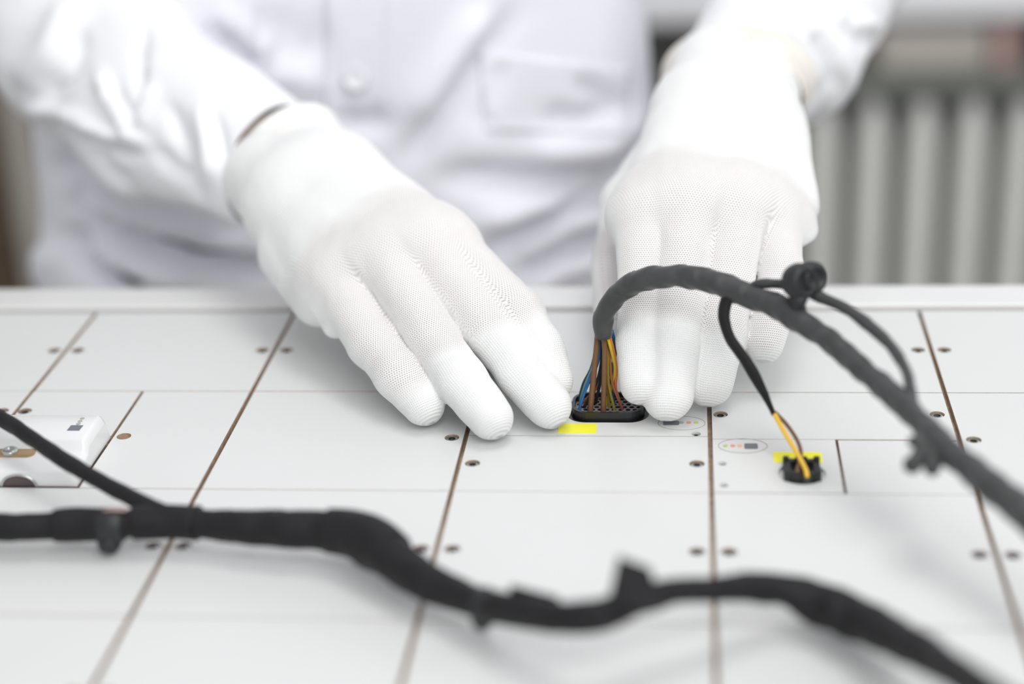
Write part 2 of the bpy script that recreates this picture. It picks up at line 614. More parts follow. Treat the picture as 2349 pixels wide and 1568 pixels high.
# left background: brown cupboard and beige post
b0 = P(45, 400, y=1.45)
cup = empty('cupboard', (b0[0] - 0.4, 1.5, -0.9), 'dark brown wooden cupboard against the back wall behind the beige post', 'cupboard')
box('body', (b0[0] - 0.75, 1.44, -0.9), (b0[0] + 0.03, 1.72, 0.55), 'walnut', cup, 0.004)
for i in range(2):
    d = box('door', (b0[0] - 0.735 + 0.38 * i, 1.42, -0.86), (b0[0] - 0.365 + 0.38 * i, 1.438, 0.52), 'walnut', cup, 0.003)
    kb = bmesh.new()
    add_lathe(kb, [(0.006, 0), (0.006, 0.012), (0.013, 0.016), (0.013, 0.024), (0.006, 0.028)], (b0[0] - 0.40 + 0.07 * i, 1.42, -0.15), (0, -1, 0), 16)
    from_bm('knob', kb, 'steel', d, True)
p0 = P(36, 430, y=1.20)
p1 = P(98, 430, y=1.20)
post = empty('post', ((p0[0] + p1[0]) / 2, 1.2, -0.9), 'slim beige upright post left of the person in front of the brown cupboard', 'post')
box('shaft', (p0[0], 1.185, -0.885), (p1[0], 1.185 + p1[0] - p0[0], 0.62), 'beige', post, 0.005)
box('base_plate', (p0[0] - 0.03, 1.16, -0.9), (p1[0] + 0.03, 1.16 + p1[0] - p0[0] + 0.05, -0.885), 'beige', post, 0.003)

# ================================================================== WORK TABLE OF WHITE PANELS
table = empty('assembly_table', (0, 0, -0.9), 'assembly table topped with square white panels and pale metal back rail', 'table')
box('base_sheet', (-0.507, -0.286, -0.030), (0.405, 0.1905, -0.0035), 'brown', table, label='brown board showing in the joints between the panels')
box('back_rail', (-0.512, 0.1910, -0.06), (0.410, 0.2175, 0.0012), 'rail', table, 0.0015, 3, 'pale metal back rail')
box('back_rail', (-0.507, 0.1866, -0.0034), (0.405, 0.1908, -0.0025), 'dark', table, 0, 2, 'dark strip standing in for the shaded gap')  # dark strip paints the shade of the gap before the rail
for sx in (-0.475, 0.372):
    for sy in (-0.25, 0.15):
        box('leg', (sx - 0.02, sy - 0.02, -0.9), (sx + 0.02, sy + 0.02, -0.03), 'leg', table, 0.003)
box('apron', (-0.50, -0.278, -0.09), (0.398, -0.25, -0.03), 'leg', table, 0.002)

G = 0.0010           # half width of the upright joints
GH = 0.00022         # half width of the cross joints
HR = 0.0031
screw_me = None


def screw(x, y, z, parent, r=0.0024, label=None):
    global screw_me
    if screw_me is None:
        bm = bmesh.new()
        R1 = 0.0024
        add_lathe(bm, [(R1, -0.003), (R1, -0.0003), (R1 * .93, 0.0), (R1 * .56, 0.0)], (0, 0, 0), seg=20)
        bm.faces.ensure_lookup_table()
        bmesh.ops.delete(bm, geom=[f for f in bm.faces if len(f.verts) > 4 and f.calc_center_median().z > -0.001], context='FACES')
        add_lathe(bm, [(R1 * .56, -0.0016), (R1 * .56, 0.0)], (0, 0, 0), seg=6, mi=1)
        bmesh.ops.delete(bm, geom=[f for f in bm.faces if len(f.verts) == 6 and f.calc_center_median().z > -0.001], context='FACES')
        o = from_bm('screw', bm, ['steel', 'dark'], parent, False, label)
        screw_me = o.data
    else:
        o = bpy.data.objects.new('screw', screw_me)
        COL.objects.link(o)
        o.parent = parent
        o.matrix_parent_inverse = world_of(parent).inverted()
    o.location = (x, y, z)
    s = r / 0.0024
    o.scale = (s, s, 1)
    o.rotation_euler = (0, 0, random.random() * 2)
    return o


def panel(x0, x1, y0, y1, screws=(), empties=(), z=0.0, gx=(G, G)):
    bm = bmesh.new()
    holes = [loop_circle(a, b, HR) for a, b in list(screws) + list(empties)]
    plate_bm(bm, loop_rect(x0 + gx[0], x1 - gx[1], y0 + GH, y1 - GH), holes, -0.0034, z, 0, 1, -0.0030)
    o = from_bm('panel', bm, ['panel', 'brown'], table)
    for a, b in screws:
        screw(a, b, z - 0.0005, o, 0.00265)
    return o


XS = [-0.5035, -0.4035, -0.3035, -0.2025, -0.1012, 0.0, 0.1005, 0.2010, 0.3015, 0.402]
XS = [-0.5045, -0.4040] + XS[2:]
rnd = lambda: random.uniform(-0.00012, 0.00012)
OFF = 0.0058
for i in range(len(XS) - 1):
    xa, xb = XS[i], XS[i + 1]
    # back row and the rows in front
    panel(xa, xb, 0.0928, 0.1863, [(xa + OFF, 0.139), (xb - OFF, 0.139)], z=rnd())
    panel(xa, xb, -0.0945, 0.0, [(xa + OFF, -0.0455), (xb - OFF, -0.0455)], z=rnd())
    panel(xa, xb, -0.189, -0.0945, [(xa + OFF, -0.1415), (xb - OFF, -0.1415)], z=rnd())
    panel(xa, xb, -0.2835, -0.189, [(xa + OFF, -0.236), (xb - OFF, -0.236)], z=rnd())
    # the row where the connectors sit
    if i == 2:
        panel(xa, -0.2525, 0.047, 0.0928, [(-0.3005 + 0.0008, 0.0715)], z=0.0, gx=(0.0007, 0.0007))
        panel(-0.2525, xb, 0.0, 0.0928, [], [(-0.2487 + 0.0012, 0.047)], z=0.0, gx=(0.0007, G))
    elif i == 3:
        panel(xa, xb, 0.0, 0.0928, [(xb - OFF, 0.0472)], z=0.0)
    elif i == 4:
        panel(xa, xb, 0.0, 0.0492, [(-0.0957, 0.0238), (-0.0055, 0.0246)], z=0.0)
    elif i == 5:
        panel(xa, xb, 0.047, 0.0928, [(0.0046, 0.0705), (0.0946, 0.0712)], z=0.0)
        panel(0.0512, xb, 0.0, 0.0466, [], z=0.0, gx=(0.0006, G))
    elif i == 6:
        panel(xa, xb, 0.0, 0.0928, [(0.1061, 0.0474), (xb - OFF, 0.0474)], z=0.0)
    elif i == 1:
        panel(xa, xb, 0.0, 0.0928, [(xb - 0.0068, 0.0715), (xa + OFF, 0.0475)], z=0.0)
    else:
        panel(xa, xb, 0.0, 0.0928, [(xa + OFF, 0.0475), (xb - OFF, 0.0475)], z=rnd())

# ------------------------------------------------------------------ flush connector plate between the hands
m1 = empty('connector_plate', (-0.05, 0.071, -0.012), 'flush white connector plate between the gloved hands with a large black socket opening', 'plate')
bm = bmesh.new()
rc = loop_rect(-0.0605, -0.0255, 0.0622, 0.0872, 0.0085, 8)
plate_bm(bm, loop_rect(-0.1012 + G, -G, 0.0496, 0.0926), [rc, loop_circle(-0.0955, 0.0525, 0.002), loop_circle(-0.0057, 0.0517, 0.002)], -0.0034, 0.0, 0, 0, -0.0033)
from_bm('plate', bm, 'plate', m1)
bm = bmesh.new()
plate_bm(bm, loop_rect(-0.0604, -0.0256, 0.0623, 0.0871, 0.0084, 8), [loop_rect(-0.0588, -0.0272, 0.0635, 0.0859, 0.0074, 8)], -0.0032, -0.0003, 0, 0)
from_bm('socket_liner', bm, 'black', m1, label='black liner around the socket opening')
for a, b in ((-0.0955, 0.0525), (-0.0057, 0.0517)):
    screw(a, b, -0.0007, m1, 0.0016)
yl = [P(1285, 993, z=0), P(1370, 991, z=0), P(1371, 972, z=0), P(1268, 972, z=0)]
yx0, yx1, yy0, yy1 = yl[0][0], yl[2][0] - 0.0003, yl[0][1], yl[2][1]
flat_print('label', [(yx0 - 0.001, yy0), (yx1, yy0), (yx1, yy1), (yx0 - 0.001, yy1)], 0.00005, 'yellow_label', m1, 'bright yellow blank label')
ov = P(1570, 970, z=0)
flat_ring('indicator_outline', ov[0] - 0.0012, ov[1], 0.0100, 0.0068, 0.00032, 0.0, 'grey_line', m1)
q = P(1546, 970, z=0)
flat_print('indicator_button', loop_rect(q[0] - 0.0045, q[0] + 0.0022, q[1] - 0.002, q[1] + 0.002, 0.0008), 0.00005, 'grey_print', m1, 'grey rounded rectangle')
for uu, c in ((1563.5, 'led_grey'), (1580, 'led_red'), (1596.5, 'led_green')):
    q = P(uu, 969, z=0)
    flat_print('indicator_light', loop_circle(q[0], q[1], 0.00105, 0.0012, 14), 0.00005, c, m1, c.replace('led_', '').replace('_', ' ') + ' round light')

# ------------------------------------------------------------------ flush plate with the small round socket
m2 = empty('socket_plate', (0.026, 0.023, -0.012), 'flush white socket plate with a yellow label above its small round socket', 'plate')
bm = bmesh.new()
SX, SY, SR = 0.0355, 0.0165, 0.0093
plate_bm(bm, loop_rect(G, 0.0506, 0.0004, 0.0466), [loop_circle(SX, SY, SR, SR, 32), loop_circle(0.0046, 0.0247, 0.0018), loop_circle(0.0048, 0.0062, 0.0018)], -0.0034, 0.00015, 0, 0, -0.0009)
from_bm('plate', bm, 'plate', m2)
for a, b in ((0.0046, 0.0247), (0.0048, 0.0062)):
    screw(a, b, -0.0007, m2, 0.0015)
q0, q1 = P(1775, 1061, z=0), P(1886, 1038, z=0)
flat_print('label', loop_rect(q0[0], q1[0] - 0.0004, q0[1], q1[1], 0.0008, 3), 0.0002, 'yellow_label', m2, 'bright yellow blank label')
ov = P(1704, 1023, z=0)
flat_ring('indicator_outline', ov[0], ov[1], 0.0100, 0.0066, 0.00028, 0.0002, 'grey_line', m2)
q = P(1723, 1024, z=0)
flat_print('indicator_button', loop_rect(q[0] - 0.0027, q[0] + 0.0027, q[1] - 0.0024, q[1] + 0.0024, 0.0008), 0.0002, 'grey_print', m2, 'grey rounded rectangle')
for uu, c in ((1664, 'led_green'), (1681, 'led_red'), (1697, 'led_orange')):
    q = P(uu, 1023, z=0)
    flat_print('indicator_light', loop_circle(q[0], q[1], 0.0010, 0.0012, 14), 0.0002, c, m2, c.replace('led_', '') + ' round light')

# ------------------------------------------------------------------ raised white module at the left edge
m3 = empty('raised_module', (-0.278, 0.023, 0.0), 'raised white plastic test module under the thin black cable, with tan bracket and round opening', 'module')
bm = bmesh.new()
prof = [(0.0012, 0.0), (0.0012, 0.0058), (0.0028, 0.0066), (0.0060, 0.0070), (0.0160, 0.0072), (0.0178, 0.0080), (0.0190, 0.0115), (0.0204, 0.0124), (0.041, 0.0127), (0.0440, 0.0112), (0.0458, 0.0)]
NX = 20
xs = np.concatenate([np.linspace(-0.3022, -0.2996, 7)[:-1], np.linspace(-0.2996, -0.2555, 8), np.linspace(-0.2555, -0.2529, 7)[1:]])
rows = []
for x in xs:
    e = min(x - xs[0], xs[-1] - x)
    k = 1.0 - 0.30 * max(0.0, 1 - e / 0.0026) ** 2.0
    rows.append([bm.verts.new((x, 0.023 + (yy - 0.023) * (1 if zz < 0.001 else (0.93 + 0.07 * min(1, e / 0.004)) if e < 0.004 else 1), zz * k)) for yy, zz in prof])
for A, B in zip(rows, rows[1:]):
    for j in range(len(prof) - 1):
        bm.faces.new((A[j], A[j + 1], B[j + 1], B[j]))
bm.faces.new(rows[0][::-1])
bm.faces.new(rows[-1])
bmesh.ops.recalc_face_normals(bm, faces=bm.faces)
body = from_bm('housing', bm, 'module', m3, True)
body.data.polygons.foreach_set('use_smooth', [len(p.vertices) == 4 for p in body.data.polygons])
q0, q1 = P(-30, 1043, z=0.0082), P(92, 1019, z=0.0082)
bk = from_bm('bracket', plate_bm(bmesh.new(), loop_rect(q0[0], q1[0], q0[1], q1[1], 0.003, 5), [], 0.0066, 0.0084, 0, 0), 'brass', m3, label='tan metal bracket')
q = P(22, 1027, z=0.010)
sb = bmesh.new()
add_lathe(sb, [(0.0034, -0.0005), (0.0034, 0.0006), (0.0028, 0.0012), (0.0012, 0.0013), (0.0011, 0.0007)], (q[0], q[1], 0.0084), seg=18)
from_bm('screw', sb, 'steel', bk, True)
q = P(42, 1118, z=0.0)
sb = bmesh.new()
for (ro, ri, yy, mi) in ((0.0078, 0.0066, 0.0002, 0),):
    n = 24
    fr = []
    for yv in (0.0004, 0.006):
        for rr in (ro, ri):
            fr.append([sb.verts.new((q[0] + rr * math.cos(math.pi * k / n), yv, rr * 0.72 * math.sin(math.pi * k / n))) for k in range(n + 1)])
    for k in range(n):
        for A, B in ((fr[0], fr[1]), (fr[1], fr[3]), (fr[2], fr[0])):
            sb.faces.new((A[k], A[k + 1], B[k + 1], B[k]))
from_bm('bore_ring', sb, 'steel', m3, True, 'steel rim of the round opening')
sb = bmesh.new()
vs = [sb.verts.new((q[0] + 0.0066 * math.cos(math.pi * k / 24), 0.0009, 0.0066 * 0.72 * math.sin(math.pi * k / 24))) for k in range(25)]
sb.faces.new(vs)
g = bmesh.ops.extrude_face_region(sb, geom=sb.faces[:])
bmesh.ops.translate(sb, verts=[v for v in g['geom'] if isinstance(v, bmesh.types.BMVert)], vec=(0, 0.0045, 0))
from_bm('bore', sb, 'bore', m3, False, 'dark round opening')
q = P(172, 982, z=0.0124)
flat_print('indicator_button', [(q[0] - 0.0026, q[1] - 0.0024), (q[0] + 0.0026, q[1] - 0.0024), (q[0] + 0.0028, q[1] + 0.0024), (q[0] - 0.0024, q[1] + 0.0024)], 0.0126, 'grey_print', m3, 'grey rounded rectangle')
for uu, v_ in ((180, 972), (184, 966), (189, 960)):
    q = P(uu, v_, z=0.0126)
    flat_print('indicator_light', loop_circle(q[0], q[1], 0.00095, 0.0010, 14), 0.0127, 'led_grey', m3)

# ================================================================== UPPER WIRE HARNESS
har = empty('wire_harness', tuple(P(1395, 935, z=0)), 'black taped wire harness plugged in between the gloved hands, arching up to the right', 'wire harness')


def trail(rows, default_d=None):
    """rows: measured u, v, distance, half width there -> xyz and radius"""
    return [(*P(u, v, d=d), hw * d / F) for u, v, d, hw in rows]


tube('main_cable', trail([(1384, 772, .7425, 21), (1384, 735, .7400, 22), (1397, 700, .7365, 25), (1430, 665, .733, 27), (1478, 641, .725, 26), (1540, 633, .717, 26),
                          (1610, 639, .710, 27), (1670, 658, .704, 29), (1722, 680, .699, 30), (1790, 706, .690, 28), (1850, 745, .681, 27), (1911, 789, .670, 26), (1970, 838, .658, 26),
                          (2065, 921, .637, 27), (2115, 972, .624, 29), (2160, 1018, .612, 32), (2205, 1058, .601, 33), (2295, 1130, .585, 36), (2349, 1172, .576, 38), (2440, 1245, .561, 39), (2560, 1340, .545, 40)]),
     'tape_hazed', har, 0.0011, 24, (0.0105, 0.15), 0.16)
# wires between tape and connector
ZC = 0.0015
wires = [('w_brown', 6.6, [(1371, 762, 0.7440), (1368, 800, None), (1362, 860, None), (1354, 944, 'c')]),
         ('w_brown', 6.6, [(1382, 762, 0.7425), (1387, 800, None), (1386, 870, None), (1384, 944, 'c')]),
         ('w_yellow', 4.0, [(1391, 764, 0.7420), (1404, 810, None), (1411, 850, None), (1400, 895, None), (1390, 928, 'c')]),
         ('w_olive', 3.4, [(1388, 766, 0.7450), (1394, 820, None), (1396, 880, None), (1409, 938, 'c')]),
         ('w_orange', 3.6, [(1396, 764, 0.7435), (1408, 805, None), (1414, 850, None), (1412, 890, None), (1424, 930, 'c')]),
         ('w_rust', 3.2, [(1394, 766, 0.7460), (1400, 830, None), (1405, 880, None), (1428, 938, 'c')]),
         ('w_blue', 4.0, [(1404, 757, 0.7460), (1411, 795, None), (1411, 815, None), (1406, 838, None), (1402, 880, None), (1408, 925, 'c')]),
         ('w_blue', 3.2, [(1378, 766, 0.7480), (1372, 830, None), (1345, 890, None), (1328, 942, 'c')]),
         ('w_sky', 3.0, [(1374, 766, 0.7490), (1363, 830, None), (1341, 885, None), (1330, 926, 'c')]),
         ('w_yellow', 3.0, [(1376, 766, 0.7490), (1366, 835, None), (1345, 890, None), (1333, 924, 'c')]),
         ('w_green', 3.4, [(1372, 766, 0.7500), (1358, 838, None), (1338, 880, None), (1328, 920, 'c')]),
         ('w_rust', 3.2, [(1380, 766, 0.7500), (1380, 840, None), (1368, 890, None), (1335, 925, 'c')]),
         ('w_black', 4.0, [(1384, 766, 0.7490), (1382, 840, None), (1374, 890, None), (1366, 925, 'c')]),
         ('w_black', 3.4, [(1386, 766, 0.7480), (1376, 850, None), (1360, 895, None), (1340, 935, 'c')]),
         ('w_olive', 3.2, [(1388, 766, 0.7480), (1398, 830, None), (1394, 880, None), (1398, 932, 'c')])]
for m_, hw, pp in wires:
    a = P(pp[0][0], pp[0][1], d=pp[0][2])
    e = P(pp[-1][0], pp[-1][1], z=ZC)
    da, de = depth(a), depth(e)
    v0, v1 = pp[0][1], pp[-1][1]
    rows = []
    for j, (u, v, d) in enumerate(pp):
        dd = da + (de - da) * (v - v0) / (v1 - v0)
        rows.append((*P(u, v, d=dd), hw * dd / F))
    rows.append((*(np.array(rows[-1][:3]) + [0, 0, -0.004]), rows[-1][3]))
    tube('wire', rows, m_, har, 0.0018, 10, label=m_[2:].replace('w_', '').replace('sky', 'light blue').replace('black', 'dark') + ' wire')
# connector: black oval housing with a honeycomb of contact chambers
bm = bmesh.new()
ol = loop_rect(-0.0583, -0.0277, 0.0640, 0.0854, 0.0078, 8)
il = loop_rect(-0.0571, -0.0289, 0.0652, 0.0842, 0.0068, 8)
plate_bm(bm, ol, [il], -0.0032, 0.0036, 0, 0, ZC - 0.0012)
ch = from_bm('connector', bm, 'black', har, False, 'black oval connector housing')
bm = bmesh.new()
pit = 0.0030
holes = []
for r_ in range(7):
    for c_ in range(11):
        hx, hy = -0.0570 + 0.0016 + pit * (c_ + 0.5 * (r_ % 2)), 0.0664 + r_ * pit * 0.87
        if -0.0562 < hx < -0.0296 and hy < 0.0832 and not ((hx < -0.0535 or hx > -0.0325) and (hy < 0.0675 or hy > 0.082)):
            holes.append(loop_circle(hx, hy, 0.00118, 0.00118, 6))
plate_bm(bm, loop_rect(-0.0570, -0.0290, 0.0653, 0.0841, 0.0067, 8), holes, ZC - 0.0011, ZC, 0, 1, ZC - 0.0010)
from_bm('contact_grid', bm, ['web', 'dark'], ch, False, 'dark honeycomb of contact chambers')

# small branch down to the round socket
tube('branch_cable', trail([(1688, 664, .7035, 16), (1669, 684, .7035, 19), (1661, 729, .7035, 17), (1674, 774, .7035, 16), (1697, 808, .703, 16), (1724, 848, .7025, 18), (1750, 897, .702, 13), (1766, 930, .702, 8.5), (1775, 950, .7005, 7.5)]),
     'tape', har, 0.0012, 16, (0.016, 0.10), 0.12, 0.72)
e1, e2 = P(1851, 1088, z=0.0035), P(1829, 1080, z=0.0035)
tube('wire', [(*P(1774, 944, d=.701), .00095), (*P(1798, 988, d=.6975), .00098), (*P(1823, 1030, d=.693), .00098), (*P(1843, 1066, d=.6885), .00098), (*e1, .00098), (*(e1 + [0, 0, -.004]), .00098)], 'w_amber', har, 0.0012, 10, label='amber yellow wire')
tube('wire', [(*P(1777, 944, d=.7015), .00080), (*P(1806, 975, d=.699), .00080), (*P(1830, 1012, d=.696), .00080), (*P(1838, 1042, d=.694), .00080), (*P(1833, 1062, d=.6925), .00085), (*e2, .0009), (*(e2 + [0, 0, -.004]), .0009)], 'w_brown', har, 0.0012, 10, label='thin brown wire')
bm = bmesh.new()
cxs, cys = SX, SY
plate_bm(bm, loop_rect(cxs - 0.0070, cxs + 0.0070, cys - 0.0066, cys + 0.0066, 0.0016, 4), [loop_rect(cxs - 0.0045, cxs + 0.0045, cys - 0.0042, cys + 0.0042, 0.001, 3)], -0.0032, 0.0034, 0, 0, 0.0014)
for sx, sy in ((-1, 1), (1, 1), (-1, -1), (1, -1)):
    add_box(bm, (cxs + sx * 0.0060 - 0.0012, cys + sy * 0.0058 - 0.0011, -0.003), (cxs + sx * 0.0060 + 0.0012, cys + sy * 0.0058 + 0.0011, 0.0046), bevel=0.0004)
add_box(bm, (cxs - 0.0024, cys + 0.0054, 0.0), (cxs + 0.0024, cys + 0.0070, 0.0044), bevel=0.0004)
add_box(bm, (cxs - 0.0042, cys - 0.0072, -0.003), (cxs + 0.0042, cys - 0.0060, 0.0026), bevel=0.0004)
sc_ = from_bm('socket_connector', bm, 'black_matt', har, False, 'small square black connector in the round socket')
bm = bmesh.new()
for e_ in (e1, e2):
    add_lathe(bm, [(0.0018, -0.003), (0.0018, 0.0006), (0.0013, 0.0006), (0.0013, -0.0015)], (e_[0], e_[1], 0.0022), seg=14)
from_bm('wire_seal', bm, 'dark', sc_, True, 'dark round wire seals')

# loop branch with the round clip
tube('branch_cable', trail([(1712, 668, .701, 10), (1738, 652, .698, 11), (1775, 650, .695, 11), (1806, 653, .691, 12), (1840, 662, .687, 14), (1884, 682, .682, 14), (1940, 708, .674, 13), (1988, 742, .666, 15), (2041, 790, .655, 14), (2074, 840, .645, 13), (2088, 885, .639, 13), (2092, 930, .633, 14)]),
     'tape_hazed', har, 0.0013, 16, (0.012, 0.12), 0.12)
vdir = unit(CAM - P(1850, 640, d=.683))
ax = unit(vdir + 0.75 * RM[:, 0] + 0.1 * RM[:, 1])
bm = bmesh.new()
for (u, v, dd, rr, th) in ((1836, 645, .6805, 42, .0075), (1860, 637, .683, 38, .007)):
    rr = rr * dd / F
    c = P(u, v, d=dd)
    prof = [(rr * .55, -th * .5 - .0012), (rr * .86, -th * .5 - .0006), (rr, -th * .28), (rr, th * .28), (rr * .86, th * .5), (rr * .62, th * .5 + .0008), (rr * .52, th * .5 - .001), (rr * .3, th * .5 - .0012)]
    add_lathe(bm, prof, c, ax, 32)
a, b = P(1833, 672, d=.6805), P(1828, 722, d=.685)
add_lathe(bm, [(.0042, 0), (.0030, np.linalg.norm(b - a) * .5), (.0042, np.linalg.norm(b - a))], a, b - a, 16)
from_bm('round_clip', bm, 'black_matt', har, True, 'round black push-in clip')

# lobed clip on the main cable
c = P(2142, 1018, d=.618)
t_dir = unit(P(2205, 1058, d=.605) - P(2115, 972, d=.63))
bm = bmesh.new()
rr = 37 * .618 / F
add_lathe(bm, [(rr * .9, -.0055), (rr * 1.08, -.0045), (rr * 1.08, .0045), (rr * .9, .0055)], c, t_dir, 24)
for (u, v, dd, r1, r2) in ((2088, 1070, .606, 24, 19), (2138, 1078, .603, 28, 17), (2090, 1012, .613, 22, 12)):
    e = P(u, v, d=dd)
    L_ = float(np.linalg.norm(e - c))
    add_lathe(bm, [(r1 * .61 / F, 0), (r1 * .61 / F, L_ * .6), (r2 * .61 / F, L_ * .7), (r2 * 1.15 * .61 / F, L_ * .95), (r2 * .8 * .61 / F, L_ * 1.05)], c, e - c, 14)
from_bm('lobed_clip', bm, 'tape_hazed', har, True, 'black clip with stubby lobes')

# ================================================================== FOREGROUND HARNESS
fh = empty('wire_harness', tuple(P(900, 1330, z=0)), 'thick black taped wire harness lying across the front of the white panels', 'wire harness')


def trail_z(rows):
    out = []
    for u, v, z, hw in rows:
        p = P(u, v, z=z)
        out.append((*p, hw * depth(p) / F))
    return out


main_rows = [(-160, 1212, .012, 33), (-40, 1208, .012, 33), (50, 1207, .012, 32), (100, 1206, .012, 30), (170, 1203, .012, 34), (262, 1203, .0125, 31), (320, 1198, .013, 33), (400, 1196, .013, 34), (480, 1201, .0135, 35), (560, 1208, .014, 40), (650, 1213, .0145, 43),
             (740, 1216, .015, 46), (815, 1226, .0155, 54), (862, 1248, .0155, 56), (910, 1283, .015, 51), (970, 1328, .014, 46), (1040, 1362, .0135, 39), (1110, 1386, .016, 37), (1200, 1403, .021, 36), (1300, 1416, .026, 37),
             (1390, 1405, .029, 38), (1460, 1376, .030, 36), (1540, 1357, .029, 32), (1640, 1350, .0255, 32), (1720, 1346, .021, 34), (1800, 1355, .017, 38), (1880, 1385, .0135, 53), (1960, 1418, .0135, 53), (2050, 1460, .018, 47),
             (2150, 1515, .026, 42), (2260, 1585, .036, 42), (2400, 1680, .046, 42)]
tube('main_cable', trail_z(main_rows), 'tape', fh, 0.0014, 28, (0.021, 0.09), 0.14, seed=2.0)


def sleeve_on(rows, u0, u1, extra, name, m_, label):
    S = spline([(u, v, z, hw) for u, v, z, hw in rows], 12)
    sel = [r for r in S if u0 <= r[0] <= u1]
    sel = sel[::max(1, len(sel) // 8)]
    T_ = trail_z([(r[0], r[1], r[2], r[3] + extra) for r in sel])
    tube(name, T_, m_, fh, 0.0016, 26, None, 0.05, label=label, seed=5.0)


sleeve_on(main_rows, 118, 244, 6.5, 'tape_sleeve', 'tape', None)
sleeve_on(main_rows, 297, 464, 6.5, 'tape_sleeve', 'tape', None)
sleeve_on(main_rows, 745, 900, 4.0, 'tape_sleeve', 'tape', None)
sleeve_on(main_rows, 1130, 1280, 3.0, 'tape_sleeve', 'tape', None)
# thin branch
tube('branch_cable', trail_z([(-150, 875, .030, 17), (-60, 925, .026, 17), (0, 958, .0235, 18), (66, 1000, .0225, 18), (133, 1046, .021, 19), (212, 1093, .018, 19), (280, 1130, .0165, 20), (335, 1158, .0165, 21), (385, 1180, .0165, 21)]),
     'tape', fh, 0.0015, 18, (0.014, 0.05), 0.08, seed=3.0)


def stud_clip(u, v, z, ub, vb, zb, hw, lab, width):
    """band round the cable with a push-in stud standing on the panels"""
    c, e = P(u, v, z=z), P(ub, vb, z=zb)
    s = depth(c) / F
    bm = bmesh.new()
    add_lathe(bm, [(hw * s * .9, -width), (hw * s * 1.07, -width * .85), (hw * s * 1.07, width * .85), (hw * s * .9, width)], c, (1, 0.02, 0), 26)
    L_ = float(np.linalg.norm(e - c))
    dr = unit(e - c)
    add_lathe(bm, [(26 * s, hw * s * .6), (29 * s, hw * s * 1.1), (26 * s, L_ * .75), (19 * s, L_ * .95), (10 * s, L_)], c, dr, 18)
    o = from_bm('clip', bm, 'black_matt', fh, True, lab)
    return o


stud_clip(258, 1203, .0125, 246, 1268, .0022, 37, 'black push-in clip hanging under the cable', 0.0048)
tube('clip', trail_z([(238, 1170, .0185, 5), (262, 1168, .0195, 6), (290, 1170, .0190, 5)]), 'rose', fh, 0.001, 10, label='dull red highlight strip on top of the clip', flat=.5)  # reddish highlight of the clip band, made as a coloured strip
stud_clip(1106, 1386, .016, 1106, 1434, .0035, 39, 'black stud clip under the cable', 0.0032)


def flap(name, quad, z, thick, lab):
    """a stiff folded tape tab standing out of the cable"""
    a, b, c, d = [P(u, v, z=zz) for (u, v), zz in zip(quad, z)]
    n = unit(np.cross(b - a, d - a)) * thick
    V, Fc = [], []
    nn = 7
    for s in (-.5, .5):
        for i in range(nn):
            for j in range(nn):
                x, y = i / (nn - 1), j / (nn - 1)
                p = (a * (1 - x) + b * x) * (1 - y) + (d * (1 - x) + c * x) * y
                V.append(p + n * s + unit(n) * 0.0006 * math.sin(x * 3 + y * 2))
    q = nn * nn
    for s in (0, 1):
        for i in range(nn - 1):
            for j in range(nn - 1):
                f = (s * q + i * nn + j, s * q + (i + 1) * nn + j, s * q + (i + 1) * nn + j + 1, s * q + i * nn + j + 1)
                Fc.append(f[::-1] if s == 0 else f)
    bd = [i * nn for i in range(nn)] + [(nn - 1) * nn + j for j in range(1, nn)] + [i * nn + nn - 1 for i in range(nn - 2, -1, -1)] + [j for j in range(nn - 2, 0, -1)]
    for k in range(len(bd)):
        i, j = bd[k], bd[(k + 1) % len(bd)]
        Fc.append((i, j, q + j, q + i))
    return mesh(name, V, Fc, 'tape', fh, False, lab)


flap('tape_flag', [(1393, 1392), (1522, 1395), (1492, 1302), (1418, 1275)], [.033, .0325, .044, .046], 0.0035, 'square tape flag standing up from the cable')
flap('tape_tab', [(1172, 1386), (1268, 1400), (1274, 1366), (1180, 1342)], [.0215, .0250, .0285, .0265], 0.003, 'tape tab folded over the cable')

